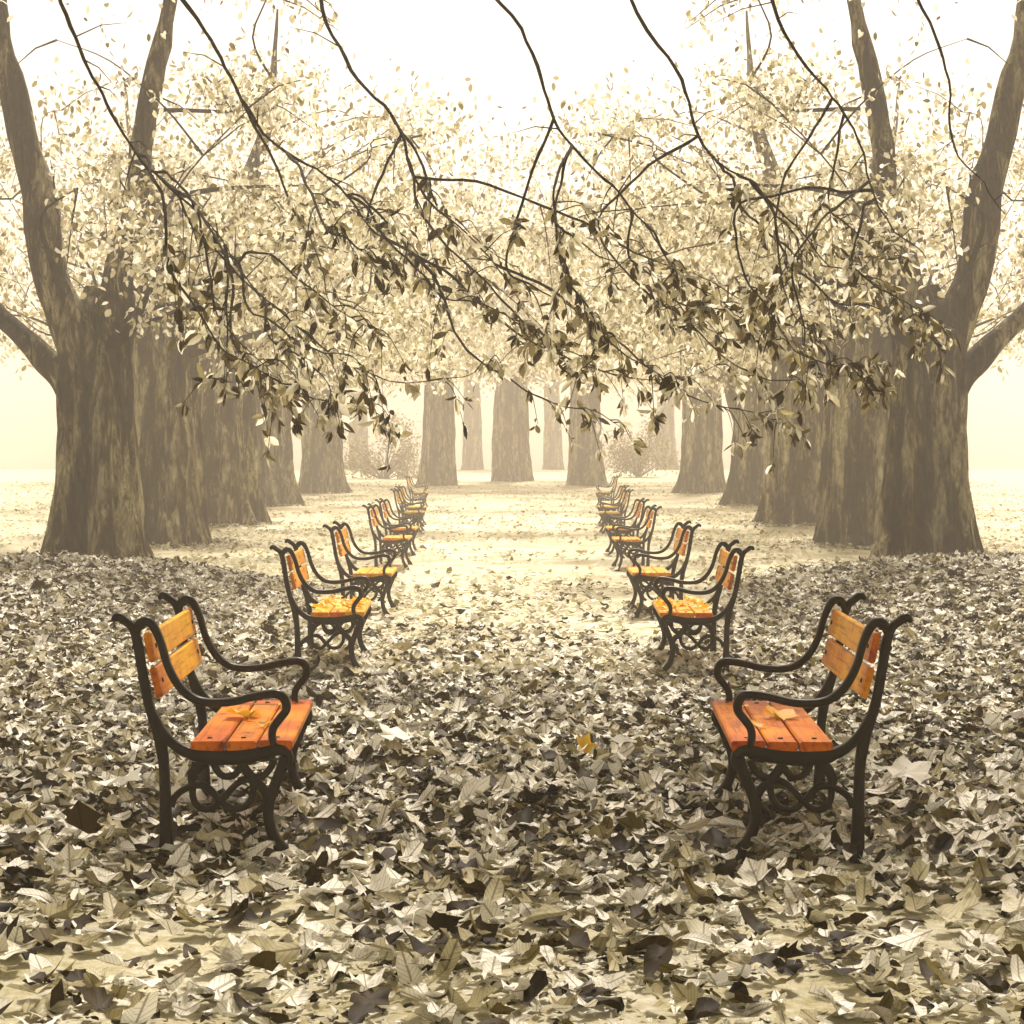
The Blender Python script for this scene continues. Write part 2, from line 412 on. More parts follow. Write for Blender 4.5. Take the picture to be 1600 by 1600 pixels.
def build_litter():
    rs = np.random.default_rng(11)
    T = [leaf_template(k, rs.uniform(-.45, .9), rs.uniform(.05, .65), rs) for k in ['maple'] * 8 + ['oval'] * 5 + ['long'] * 5]
    # near carpet
    n = 84000
    u = rs.random(n); d = np.sqrt(4.2 ** 2 + u * (21.0 ** 2 - 4.2 ** 2))
    x = (rs.random(n) * 2 - 1) * (0.31 * d + 0.9)
    w = pnoise(x, d, 0.55, 3.3); w2 = pnoise(x, d, 1.6, 8.1)
    side = np.clip((np.abs(x) - 1.2) * .55, 0, 1) * 8.0
    far = np.clip((d + 3.0 * w - side - 8.4) / 7.5, 0, 1)
    near = np.clip((6.9 - d + .9 * w) / 1.6, 0, 1)
    keep = rs.random(n) > np.maximum(far * .95, near * .55) - .12 * w2
    x, d, far = x[keep], d[keep], far[keep]
    for tx, td, tr_ in ((-5.06, 22, .62), (-5.8, 30, .72), (-6.18, 38, .75)):      # leaves blown against the roots
        for sg in (-1, 1):
            a = rs.random(520) * 6.283; r = tr_ + rs.exponential(.30, 520)
            x = np.append(x, sg * tx + r * np.cos(a)); d = np.append(d, td + r * np.sin(a))
    n = len(x)
    size = rs.uniform(.04, .108, n) * np.where(rs.random(n) < .05, 1.5, 1.0) * np.interp(d, [6, 10], [1.22, 1.0])
    tilt = np.abs(rs.normal(0, .30, n)) * np.where(rs.random(n) < .12, 1.9, 1)
    pos = np.stack([x, d, gh(x, d) + rs.random(n) ** 1.6 * .055 + size * .16 * np.minimum(tilt, 1)+.006], 1)
    V, Fc = scatter(T, pos, size, rs.random(n) * 6.283, tilt, rs.random(n) * 6.283, rs.integers(0, len(T), n))
    o = link_mesh('fallen_leaves', V, Fc, M_LITTER, uv=scatter.uv)
    tag(o, kind='stuff', label='carpet of curled dry fallen leaves over the foreground ground', cat='leaves')
    # crumbled leaf bits between the whole leaves
    Tb = [leaf_template('simple', rs.uniform(-.4, .8), rs.uniform(0, .6), rs) for _ in range(6)]
    nb = 42000
    db = np.sqrt(4.2 ** 2 + rs.random(nb) * (12.0 ** 2 - 4.2 ** 2)); xb = (rs.random(nb) * 2 - 1) * (0.31 * db + .7)
    kb = pnoise(xb, db, 1.1, 2.2) > -.15; xb, db = xb[kb], db[kb]; nb = len(xb)
    sb = rs.uniform(.012, .045, nb); tb = np.abs(rs.normal(0, .5, nb))
    pb = np.stack([xb, db, gh(xb, db) + .004 + sb * .25], 1)
    Vb, Fb = scatter(Tb, pb, sb, rs.random(nb) * 6.283, tb, rs.random(nb) * 6.283, rs.integers(0, 6, nb))
    o = link_mesh('leaf_crumbs', Vb, Fb, M_LITTER, uv=scatter.uv)
    tag(o, kind='stuff', label='crumbled bits of dry leaf strewn over the near ground', cat='leaves')
    # litter further along the walk, haze painted into its pale colour
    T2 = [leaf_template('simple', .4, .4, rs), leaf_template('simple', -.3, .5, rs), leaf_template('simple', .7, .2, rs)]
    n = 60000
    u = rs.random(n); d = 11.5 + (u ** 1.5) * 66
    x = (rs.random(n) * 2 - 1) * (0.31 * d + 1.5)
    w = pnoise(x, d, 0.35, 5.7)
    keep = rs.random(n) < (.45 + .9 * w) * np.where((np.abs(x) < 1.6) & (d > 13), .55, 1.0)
    x, d = x[keep], d[keep]
    for tx, td in ((-5.06, 22), (-5.8, 30), (-6.18, 38), (-6.8, 50)):      # drifts against the trunks
        for sg in (-1, 1):
            a = rs.random(420) * 6.283; r = .62 + rs.exponential(.28, 420)
            x = np.append(x, sg * tx + r * np.cos(a)); d = np.append(d, td + r * np.sin(a))
    n = len(x)
    size = rs.uniform(.06, .15, n)
    tilt = np.abs(rs.normal(0, .3, n))
    pos = np.stack([x, d, gh(x, d) + .01 + size * .15 * np.minimum(tilt, 1) + rs.random(n) * .02], 1)
    V, Fc = scatter(T2, pos, size, rs.random(n) * 6.283, tilt, rs.random(n) * 6.283, rs.integers(0, 3, n))
    o = link_mesh('haze_paled_litter', V, Fc, M_HAZE_PALE)
    tag(o, kind='stuff', label='thin haze-paled leaf litter on the misty ground further along the walk', cat='leaves')
build_litter()

# ------------------------------------------------------------------ benches
L = 1.07                       # between the two end frames
def P(zx, zy):                 # profile traced on the nearest bench: zoomed photo pixels -> metres from the rear foot
    return ((zx - 640) / 1824.0, (1800 - zy) / 1824.0)

def box_slat(mb, cx, cz, ang, width, thick, length, r=0.006):
    """plank along y with eased long edges; width direction rotated by ang in the x-z plane"""
    hw, ht = width / 2, thick / 2
    prof = [(-hw + r, -ht), (hw - r, -ht), (hw, -ht + r), (hw, ht - r), (hw - r, ht), (-hw + r, ht), (-hw, ht - r), (-hw, -ht + r)]
    c, s = math.cos(ang), math.sin(ang); v = []; f = []
    ny = 9
    for j in range(ny):
        y = -length / 2 + length * j / (ny - 1)
        for (a, b) in prof:
            wv = 0.0012 * noise.noise(Vector((a * 9, y * 3, cz * 31)))
            v.append((cx + a * c - b * s, y, cz + a * s + b * c + wv))
    k = len(prof)
    for j in range(ny - 1):
        for i in range(k):
            a = j * k + i; b = j * k + (i + 1) % k
            f.append((a, b, b + k, a + k))
    f.append(tuple(range(k))[::-1]); f.append(tuple((ny - 1) * k + i for i in range(k)))
    mb.add(v, f)

def make_bench():
    root = empty('park_bench', (0, 0, 0))
    for y0 in (-L / 2, L / 2):
        mb = MB()   # back post with its curled tip, running down into the rear leg
        post = [P(312, 286), P(330, 266), P(352, 262), P(385, 285), P(425, 318), P(452, 375), P(470, 460), P(490, 580), P(518, 740), P(552, 870), P(590, 985), P(612, 1080), P(628, 1200), P(636, 1400), P(640, 1560), P(644, 1700), P(640, 1806)]
        bar(mb, post, [.014, .026, .028, .026, .026, .028, .030, .029, .029, .030, .034, .036, .032, .034, .040, .044, .052], .040, y0)
        # lug where the arm springs from the post
        bar(mb, [P(452, 352), P(470, 318), P(500, 300)], [.030, .030, .024], .038, y0)
        for (bx, bz) in ((438, 452), (458, 560), (474, 640), (490, 722)):
            c = P(bx, bz)
            tube(mb, [Vector((c[0] - .004, y0, c[1])), Vector((c[0] + .016, y0, c[1]))], .008, 8)
        fr = mb.build('end_frame', M_IRON, root)
        mb = MB()
        arm = [P(474, 318), P(498, 294), P(530, 292), P(562, 322), P(592, 380), P(617, 450), P(646, 555), P(692, 652), P(750, 728), P(830, 782), P(930, 800), P(1060, 793), P(1180, 765), P(1280, 748), P(1345, 752), P(1382, 790), P(1386, 850), P(1345, 905), P(1308, 960), P(1300, 1020), P(1318, 1075)]
        bar(mb, arm, [.034, .032, .028, .026, .024, .024, .025, .026, .026, .026, .025, .027, .028, .028, .026, .026, .024, .024], .040, y0)
        mb.build('armrest', M_IRON, fr)
        mb = MB()   # seat rail curving out of the post and down into the front leg
        rail = [P(548, 830), P(580, 905), P(622, 985), P(690, 1060), P(780, 1112), P(900, 1136), P(1080, 1138), P(1230, 1116), P(1330, 1092), P(1385, 1112), P(1402, 1160), P(1385, 1215)]
        bar(mb, rail, [.018, .024, .028, .030, .036, .048, .050, .046, .040, .034, .030, .024], .040, y0)
        mb.build('seat_rail', M_IRON, fr)
        mb = MB()
        leg = [(.405, .360), (.398, .330), (.382, .289), (.366, .250), (.354, .215), (.348, .175), (.352, .135), (.364, .095), (.384, .058), (.398, .030), (.402, -.004)]
        bar(mb, leg, [.034, .036, .036, .035, .034, .033, .033, .034, .040, .056, .074], .042, y0)
        mb.build('front_leg', M_IRON_LEG, fr)
        mb = MB()
        q = lambda x, z: ((x - 160) / 2540.0, (1180 - z) / 2540.0)   # second bench, closer zoom
        w = .024
        bar(mb, [q(205, 690), q(235, 610), q(310, 545), q(400, 510), q(480, 510), q(550, 555), q(600, 620), q(630, 655)], .024, w, y0)
        bar(mb, [q(395, 515), q(390, 590), q(420, 670), q(490, 715), q(560, 705), q(620, 655), q(690, 580), q(770, 500), q(850, 460), q(905, 480), q(915, 560), q(890, 640), q(830, 700), q(750, 718), q(690, 700), q(650, 655)], .023, w - .002, y0)
        bar(mb, [q(520, 285), q(430, 350), q(390, 420), q(385, 500)], [.028, .034, .032, .022], w, y0)
        bar(mb, [q(800, 290), q(850, 380), q(930, 470), q(1000, 540), q(1040, 610), q(1010, 690), q(940, 745)], [.028, .030, .028, .028, .032, .026, .018], w, y0)
        bar(mb, [q(560, 265), q(590, 360), q(650, 425), q(740, 425), q(800, 360)], [.024, .022, .020, .022, .024], w - .003, y0)
        bar(mb, [q(860, 400), q(930, 440), q(1010, 420), q(1070, 350), q(1090, 290)], [.020, .022, .022, .022, .026], w - .003, y0)
        mb.build('scrollwork', M_IRON_LEG, fr)
    ang = math.atan2(.52, 2.6)
    for (a, b) in (((536, 360), (575, 545)), ((574, 575), (620, 765))):
        p, q2 = P(*a), P(*b)
        cx, cz = (p[0] + q2[0]) / 2 - .008, (p[1] + q2[1]) / 2
        mb = MB()
        box_slat(mb, cx, cz, math.atan2(p[1] - q2[1], p[0] - q2[0]), math.hypot(p[0] - q2[0], p[1] - q2[1]), .024, L + .03)
        sl_ = mb.build('back_slat', M_BACK, root, smooth=False)
        na = math.atan2(p[1] - q2[1], p[0] - q2[0]); nx, nz = math.sin(na), -math.cos(na)
        if nx < 0: nx, nz = -nx, -nz
        for yb in (-L / 2 + .05, L / 2 - .05):
            bm_ = MB(); c0 = Vector((cx + nx * .010, yb, cz + nz * .010))
            tube(bm_, [c0, c0 + Vector((nx, 0, nz)) * .006], [.011, .008], 10)
            bm_.build('bolt', M_IRON, sl_)
    for k, (x0, x1) in enumerate(((.085, .199), (.207, .309), (.317, .432))):
        mb = MB()
        box_slat(mb, (x0 + x1) / 2, .4005 + (.002 if k == 2 else 0), -.02 if k == 2 else .0, x1 - x0, .034, L + .03)
        sl_ = mb.build('seat_slat', M_SEAT, root, smooth=False)
        for yb in (-L / 2 + .06, L / 2 - .06):
            bm_ = MB(); c0 = Vector(((x0 + x1) / 2, yb, .4155))
            tube(bm_, [c0, c0 + Vector((0, 0, .006))], [.011, .008], 10)
            bm_.build('bolt', M_IRON, sl_)
    return root

def copy_tree(o, parent=None):
    c = o.copy(); COL.objects.link(c)
    if parent: c.parent = parent
    for ch in list(o.children): copy_tree(ch, c)
    return c

PX = [  # x of the near rear foot in the photo, pixels per metre, toe-in
    (260, 456.0, 2.8), (466, 239.0, 2.0), (537, 175.0, 1.0), (588, 119.0, 0.8),
    (605, 103.7, 0.6), (625, 82.0, 0.4), (631, 75.0, 0.3), (642, 58.0, 0.2)]
DESC = ['{o} bench of the {s} row, nearest the camera, large leaf on its seat',
        'orange bench second from the front in the {s} row, scrollwork in full view',
        'orange bench third from the front in the {s} row, overlapped by the second',
        'orange bench fourth from the front in the {s} row, front of a close pair',
        'orange bench fifth from the front in the {s} row, rear of a close pair',
        'hazy bench sixth from the front in the {s} row, front of the misty pair',
        'hazy bench seventh from the front in the {s} row, rear of the misty pair',
        'palest and farthest bench at the misty end of the {s} row']
proto = make_bench()
BENCH = {}
first = True
for side in ('left', 'right'):
    sg = 1 if side == 'left' else -1
    for i, (px, s, toe) in enumerate(PX):
        d = F / s
        if first: b = proto; first = False
        else: b = copy_tree(proto)
        x = (px - 800.5) * d / F
        th = R(toe)
        cx = x - math.sin(th) * L / 2; cy = d + math.cos(th) * L / 2
        foot = [float(gh(sg * (cx + a * math.cos(th) - e * math.sin(th)), cy + e)) for a in (0, .4) for e in (-L / 2, L / 2)]
        b.location = (sg * cx, cy, sum(foot) / 4 - .004)
        b.rotation_euler = (0, 0, th if sg > 0 else math.pi - th)
        tag(b, DESC[i].format(o='orange slatted iron', s=side), 'bench', 'benches lining the walk')
        BENCH[side, i] = b
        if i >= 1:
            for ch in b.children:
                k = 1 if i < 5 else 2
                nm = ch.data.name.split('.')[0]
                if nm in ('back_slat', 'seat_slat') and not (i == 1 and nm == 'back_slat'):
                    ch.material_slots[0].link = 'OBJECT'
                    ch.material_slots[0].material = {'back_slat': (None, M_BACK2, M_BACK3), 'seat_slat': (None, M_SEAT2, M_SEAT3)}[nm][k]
bpy.context.view_layer.update()

# leaves lying on bench seats, and the one orange leaf on the ground
def single_leaf(name, loc, size, yaw, tilt, kind, curl, fold, m, label, group=None, seed=1):
    rs = np.random.default_rng(seed)
    tv, tf = leaf_template(kind, curl, fold, rs)
    tv = tv * size
    o = link_mesh(name, tv.astype(float), tf, m)
    o.location = loc; o.rotation_euler = (tilt, tilt * .4, yaw)
    tag(o, label, 'leaf', group)
    return o
SEATZ = .4185
def on_seat(side, i, lx, ly):
    return BENCH[side, i].matrix_world @ Vector((lx, ly, SEATZ + .006))
for side in ('left', 'right'):
    sg = 1 if side == 'left' else -1
    single_leaf('fallen_leaf', on_seat(side, 0, .215, sg * .02), .16, .9 * sg, .05, 'maple', .35, .2, M_YELLOW, 'largest yellow leaf in the middle of the nearest %s bench seat' % side, seed=3)
    single_leaf('fallen_leaf', on_seat(side, 0, .31, -sg * .22), .07, 2.1 * sg, .1, 'oval', .4, .3, M_YELLOW, 'small yellow leaf near the front edge of the nearest %s bench seat' % side, seed=4)
    single_leaf('fallen_leaf', on_seat(side, 0, .335, sg * .30), .06, .3 * sg, .1, 'maple', .3, .3, M_YELLOW, 'small yellow leaf beside the far armrest of the nearest %s bench' % side, seed=6)
    rs = random.Random(21)
    for k in range(36):
        single_leaf('seat_leaf', on_seat(side, 1, rs.uniform(.10, .41), sg * rs.uniform(-.46, .45)) + Vector((0, 0, rs.uniform(0, .028))), rs.uniform(.06, .12), rs.uniform(0, 6.28), rs.uniform(-.35, .35), rs.choice(['maple', 'oval', 'maple']), rs.uniform(-.3, .6), rs.uniform(.1, .5), M_YELLOW,
                    'yellow leaf in the heap on the second bench seat of the %s row' % side, 'yellow leaves heaped on the second %s bench' % side, seed=k + 30)
gp = at(913, 1190, 8.3); gp.z = float(gh(gp.x, gp.y)) + .06
single_leaf('orange_leaf', gp, .12, .4, 1.0, 'maple', .4, .3, M_YELLOW, 'single amber leaf standing up in the brown leaf litter right of centre', seed=9)

# the few big white leaves that stand out in the foreground
M_WHITE = leaf_material('white_dry_leaf', [(0.0, sep(0.86)), (1.0, sep(0.92))], 0.25)
for k, (px, py, sz, lab) in enumerate(((618, 1186, .15, 'big white curled leaf on the brown litter left of centre, level with the bench seats'),
                                       (977, 1186, .15, 'big white curled leaf on the brown litter right of centre, right of the amber leaf'),
                                       (185, 1254, .18, 'broad white leaf on the ground behind the rear leg of the nearest left bench'),
                                       (1418, 1254, .18, 'broad white leaf on the ground behind the rear leg of the nearest right bench'))):
    d = EYE * F / (py - HOR); q = at(px, py, d); q.z = float(gh(q.x, q.y)) + .085
    single_leaf('white_leaf', q, sz * 1.25, k * 1.7, .34, 'maple', .25, .18, M_WHITE, lab, seed=60 + k)

# ------------------------------------------------------------------ trees
def trunk_mesh(path, radii, seed, flare=0.55, lobes=6, seg=110, mirror=1, base_len=1.3):
    """fluted trunk with root flares; path: list of Vectors from the ground up"""
    pts = catmull(path, 16); n = len(pts)
    rad = np.interp(np.linspace(0, 1, n), np.linspace(0, 1, len(radii)), radii)
    rs = random.Random(seed)
    ph = [rs.uniform(0, 6.28) for _ in range(4)]; lob = [rs.uniform(.6, 1.3) for _ in range(lobes)]
    V = []; Fc = []
    for i, p in enumerate(pts):
        h = p.z - path[0].z
        for k in range(seg):
            a = 2 * math.pi * k / seg
            fl = flare * math.exp(-h / (base_len * .42)) + .10 * math.exp(-h / 1.6)
            lobe = 0
            for j in range(lobes):
                dd = (a - ph[0] - j * 2 * math.pi / lobes + math.pi) % (2 * math.pi) - math.pi
                lobe += lob[j] * math.exp(-(dd / .25) ** 2)
            flut = .12 * math.sin(5 * a + ph[1] + .35 * h + .8 * noise.noise(Vector((seed, h * .5, 0)))) + .05 * math.sin(9 * a + ph[2] - .4 * h) + .02 * math.sin(17 * a + ph[3] + .7 * math.sin(h * 1.3))
            nz = .10 * noise.noise(Vector((math.cos(a) * 1.7, math.sin(a) * 1.7, h * .7 + seed * 3.1))) + .035 * noise.noise(Vector((math.cos(a) * 6, math.sin(a) * 6, h * 1.6 + seed)))
            rg = abs(noise.noise(Vector((math.cos(a) * 5.5, math.sin(a) * 5.5, h * .55 + seed * 2.3)))) + .5 * abs(noise.noise(Vector((math.cos(a) * 13, math.sin(a) * 13, h * 1.3 + seed))))
            r = rad[i] * (1.02 + flut * 1.1 + nz - .16 * (.35 - rg) + fl * lobe * 1.35)
            V.append(((p.x + r * math.cos(a)) * mirror, p.y + r * math.sin(a), p.z))
    for i in range(n - 1):
        for k in range(seg):
            a = i * seg + k; b = i * seg + (k + 1) % seg
            q = (a, b, b + seg, a + seg)
            Fc.append(q if mirror > 0 else q[::-1])
    Fc.append(tuple((n - 1) * seg + k for k in range(seg)))
    return V, Fc

def limb_mesh(path, radii, seed, seg=18, mirror=1):
    mb = MB(); pts = catmull(path, 7); n = len(pts)
    rad = list(np.interp(np.linspace(0, 1, n), np.linspace(0, 1, len(radii)), radii))
    tube(mb, pts, rad, seg)
    V = []
    for v in mb.v:
        p = Vector(v); k = noise.noise_vector(p * 2.3 + Vector((seed, 0, 0))) * .035
        p = p + k * min(1, max(rad) * 4) + noise.noise_vector(p * .9) * .09 + noise.noise_vector(p * 2.6) * .03
        V.append((p.x * mirror, p.y, p.z))
    return V, mb.f if mirror > 0 else [q[::-1] for q in mb.f]

def rows_to_quads(C, D, W, N, fold):
    """folded leaf blades: base C, axis D (length incl.), half-width vectors W, normals N -> verts, tris"""
    n = len(C)
    f_ = N * fold[:, None]
    tip = C + D; l1 = C + D * .28 + W * .86 + f_ * .8; l2 = C + D * .66 + W * .80 + f_ * .8
    r1 = C + D * .28 - W * .86 + f_ * .8; r2 = C + D * .66 - W * .80 + f_ * .8; mid = C + D * .5
    V = np.stack([C, l1, l2, tip, r2, r1, mid], 1).reshape(-1, 3)
    b = (np.arange(n) * 7)[:, None, None]
    T = np.array([[0, 6, 1], [1, 6, 2], [2, 6, 3], [3, 6, 4], [4, 6, 5], [5, 6, 0]])[None]
    return V, (T + b).reshape(-1, 3)

def unit(a): return a / np.maximum(np.linalg.norm(a, axis=1, keepdims=True), 1e-9)

def compound_leaves(nodes, out_dirs, rs, leaflets=5, size=(.09, .15), droop=.9):
    """drooping hand-shaped compound leaves at nodes"""
    nodes = np.asarray(nodes, float); out_dirs = np.asarray(out_dirs, float)
    n = len(nodes)
    k = leaflets
    C = np.repeat(nodes, k, 0); O = np.repeat(unit(out_dirs), k, 0)
    m = n * k
    rnd = rs.normal(0, .75, (m, 3))
    D = O * .55 + rnd; D[:, 2] -= droop * rs.uniform(.3, 1.4, m)
    D = unit(D) * rs.uniform(size[0], size[1], m)[:, None]
    W = np.cross(D, rs.normal(0, 1, (m, 3))); W = unit(W) * (np.linalg.norm(D, axis=1) * rs.uniform(.16, .26, m))[:, None]
    N = unit(np.cross(W, D)); fold = np.linalg.norm(W, axis=1) * rs.uniform(.1, .8, m)
    C = C + rs.normal(0, .012, (m, 3))
    return rows_to_quads(C, D, W, N, fold)

def make_crown(rs, zb, height, radius, nclust, per, spread, size, top_thin=1.5, clear=None, origins=None, gap=None):
    """clusters of leaves on arching branches; returns branch MB and leaf arrays"""
    mb = MB(); Cs = []; prim = []
    for i in range(nclust):
        a = rs.random() * 6.283; r = radius * math.sqrt(rs.uniform(.04, 1))
        zz = zb + .25 * max(0, radius - r) + rs.exponential(top_thin)
        if zz > zb + height: zz = zb + height * rs.random()
        c = Vector((r * math.cos(a), r * math.sin(a), zz))
        if clear and clear[0] < r * math.cos(a) < clear[1] and zz < 6: continue
        h0 = max(zz - rs.uniform(.1, .9) - .22 * r, zb - .4)
        s = Vector((.12 * math.cos(a), .12 * math.sin(a), h0))
        if origins:
            s = sorted(origins, key=lambda q: (Vector((q.x, q.y, 0)) - Vector((c.x, c.y, 0))).length + abs(q.z - h0) * .8 + rs.exponential(.8))[0].copy()
        sec = i > nclust * .28 and len(prim) > 6      # later sprays fork off the main branches
        if sec: s = min(prim, key=lambda q: (q - c).length + max(0, q.z - c.z) * .6).copy()
        ln = (c - s).length; jit = min(.25, .09 * ln)
        m1 = s.lerp(c, .35) + Vector((rs.normal(0, jit), rs.normal(0, jit), rs.uniform(-.5, 1.5) * jit)); m2 = s.lerp(c, .72) + Vector((rs.normal(0, jit), rs.normal(0, jit), rs.uniform(-.5, 1.5) * jit))
        pts = catmull([s, m1, m2, c], 4)
        tube(mb, pts, list(np.linspace(.016 if sec else .034 + .006 * r, .004, len(pts))), 5, cap=False)
        prim += pts[5:]
        # twigs
        for _ in range(3):
            b = pts[rs.integers(5, len(pts))]
            e = b + Vector((rs.normal(0, .5), rs.normal(0, .5), rs.normal(-.25, .35)))
            tube(mb, [b, b.lerp(e, .5) + Vector((0, 0, .06)), e], [.014, .009, .004], 4, cap=False)
            k = int(per * .32); t = rs.random(k)[:, None]
            Cs.append(np.array(b)[None] * (1 - t) + np.array(e)[None] * t + rs.normal(0, .10, (k, 3)))
        k = int(1.7 * per * rs.uniform(.5, 1.2))
        off = rs.normal(0, 1, (k, 3)) * np.array([spread, spread, spread * .55])
        Cs.append(np.array(c)[None] + off)
    C = np.concatenate(Cs)
    if gap:      # bare stretch where the limbs fork
        C = C[~((C[:, 0] > gap[0]) & (C[:, 0] < gap[1]) & (C[:, 2] > gap[2]) & (C[:, 2] < gap[3]))]
    n = len(C)
    D = rs.normal(0, .7, (n, 3)); D[:, 2] -= .75
    D = unit(D) * (.80 * rs.uniform(size[0], size[1], n))[:, None]
    W = unit(np.cross(D, rs.normal(0, 1, (n, 3)))) * (np.linalg.norm(D, axis=1) * rs.uniform(.22, .36, n))[:, None]
    N = unit(np.cross(W, D)); fold = np.linalg.norm(W, axis=1) * rs.uniform(.1, .7, n)
    V, T = rows_to_quads(C, D, W, N, fold)
    return mb, V, T

def mirrored(V, T, m):
    if m > 0: return V, T
    V = V.copy(); V[:, 0] *= -1
    return V, T[:, ::-1]

def row_tree(name, px, d, rad, seed, label, side, limbs=(), crown=None, height=6.2, lean=(0, 0), flare=.45, group='old trees lining the walk', crownmesh=None, tops=(.86, .70, .16)):
    sg = 1 if side == 'left' else -1
    x = (px - 800.5) * d / F
    z0 = float(gh(sg * x, d))
    root = empty(name, (sg * x, d, z0))
    tag(root, label, 'tree', group)
    pth = [Vector((lean[0] * t * t * .3, lean[1] * t * t * .3, -.25 + (height + .25) * t)) for t in np.linspace(0, 1, 7)]
    V, Fc = trunk_mesh(pth, [rad * 1.12, rad * 1.03, rad * .97, rad * .92, rad * tops[0], rad * tops[1], rad * (tops[2] if limbs else .16)], seed, flare, mirror=sg)
    link_mesh('trunk', V, Fc, M_BARK, root)
    for j, (lp, lr) in enumerate(limbs):
        V, Fc = limb_mesh([Vector(p) for p in lp], lr, seed + j, mirror=sg)
        link_mesh('limb', V, Fc, M_BARK, root)
    if crownmesh:
        o = bpy.data.objects.new('branches', crownmesh[0]); COL.objects.link(o); o.parent = root; o.rotation_euler.z = seed * 1.3
        o.location.z = crownmesh[2]
        o = bpy.data.objects.new('foliage', crownmesh[1]); COL.objects.link(o); o.parent = root; o.rotation_euler.z = seed * 1.3
        o.location.z = crownmesh[2]
    elif crown:
        rs = np.random.default_rng(seed)
        org = [Vector((pth[0].x, 0, 0)) + Vector((lean[0] * t * t * .3, lean[1] * t * t * .3, -.25 + (height + .25) * t)) for t in np.linspace(.45, .97, 14)]
        for lp, lr in limbs:
            lc = catmull([Vector(p) for p in lp], 7); org += lc[len(lc) // 3:]
        mb, V, T = make_crown(rs, origins=org, **crown)
        bv = np.array(mb.v); bv[:, 0] *= sg
        link_mesh('branches', [tuple(p) for p in bv], mb.f if sg > 0 else [q[::-1] for q in mb.f], M_TWIG, root)
        V, T = mirrored(V, T, sg)
        link_mesh('foliage', V, T, M_CROWN, root, smooth=False)
    return root

TREES = [
    dict(px=154, d=22, rad=.45, seed=2, flare=.60, lean=(-.25, .1), height=3.45, tops=(.88, .72, .18),
         limbs=[([(-.02, -.05, 1.9), (-.16, -.10, 2.65), (-.38, -.15, 3.25), (-.56, -.2, 3.85), (-.74, -.25, 4.7), (-1.05, -.3, 6.2), (-1.2, -.2, 7.6)], [.30, .30, .25, .23, .20, .14, .07]),
                ([(-.1, .1, 1.6), (-.34, .1, 2.2), (-.75, .1, 2.62), (-1.3, .2, 3.1), (-2.2, .3, 4.2), (-3.0, .4, 5.6)], [.22, .20, .15, .13, .09, .04]),
                ([(.05, .1, 2.2), (.16, .15, 3.0), (.34, .2, 3.9), (.45, .3, 5.2), (.8, .4, 7.0), (1.0, .4, 8.6)], [.28, .24, .19, .15, .09, .02])],
         crown=dict(zb=3.0, height=4.5, radius=4.2, nclust=60, per=120, spread=.50, size=(.08, .15), top_thin=1.3, clear=(-3.2, .5), gap=(-2.4, .30, 0, 6.5))),
    dict(px=258, d=30, rad=.56, seed=5, flare=.58, lean=(-.5, .2), height=6.5,
         limbs=[([(0, 0, 3.2), (.35, .1, 4.2), (.9, .2, 5.2), (1.6, .2, 6.8), (1.9, .1, 9.0)], [.28, .24, .18, .11, .02])],
         crown=dict(zb=3.2, height=5.5, radius=5.2, nclust=62, per=120, spread=.6, size=(.10, .18), top_thin=1.5, gap=(-2.3, -.75, 3.6, 6.4))),
    dict(px=345, d=38, rad=.60, seed=8, flare=.55, lean=(.3, 0), height=6.5,
         limbs=[([(0, 0, 3.0), (-.4, .1, 4.2), (-1.0, .2, 5.4), (-1.7, .2, 7.0), (-2.1, .1, 9.4)], [.30, .26, .18, .11, .02])],
         crown=dict(zb=3.4, height=6.0, radius=5.8, nclust=64, per=120, spread=.65, size=(.11, .20), top_thin=1.7, gap=(-3.9, -2.2, 4.4, 7.4))),
    dict(px=418, d=50, rad=.66, seed=11, flare=.5, height=6.8,
         limbs=[([(0, 0, 1.7), (.55, 0, 3.0), (.95, .1, 4.5), (1.3, .1, 7.0), (1.5, .2, 10.5)], [.36, .32, .26, .15, .02])],
         crown=dict(zb=3.8, height=6.5, radius=6.2, nclust=60, per=110, spread=.75, size=(.13, .24), top_thin=1.9)),
    dict(px=505, d=62, rad=.62, seed=14, flare=.50, height=7.5,
         crown=dict(zb=4.2, height=7.0, radius=6.6, nclust=56, per=110, spread=.85, size=(.16, .28), top_thin=2.2)),
    dict(px=686, d=72, rad=.56, seed=17, flare=.28, height=8.5,
         crown=dict(zb=5.0, height=7.5, radius=6.5, nclust=56, per=110, spread=.9, size=(.17, .30), top_thin=2.4)),
]
TLAB = ['huge forked old tree at the {s} edge behind the leaf bank, bark deeply fluted',
        'old tree right behind the big forked one on the {s}, thick ridged trunk',
        'third old tree from the front on the {s} side, hazy brown trunk',
        'fourth old tree from the front on the {s} side, trunk splitting in a narrow fork',
        'pale hazy tree with flaring foot, fifth from the front on the {s} side',
        'pale straight trunk at the far {s} end of the walk, beside the farthest bench']
for side in ('left', 'right'):
    for t, lab in zip(TREES, TLAB):
        row_tree('old_tree', label=lab.format(s=side), side=side, **t)
far_mb, fV, fT = make_crown(np.random.default_rng(77), zb=5.6, height=8, radius=6.5, nclust=50, per=90, spread=1.0, size=(.2, .34), top_thin=2.6)
o1 = far_mb.build('branches', M_TWIG); o2 = link_mesh('foliage', fV, fT, M_CROWN, smooth=False)
CM = (o1.data, o2.data, 0.0)
bpy.data.objects.remove(o1); bpy.data.objects.remove(o2)
row_tree('old_tree', 800, 80, .72, 20, 'broad faint trunk closing the misty walk in the very centre', 'left', flare=.2, height=8.5, crownmesh=CM)
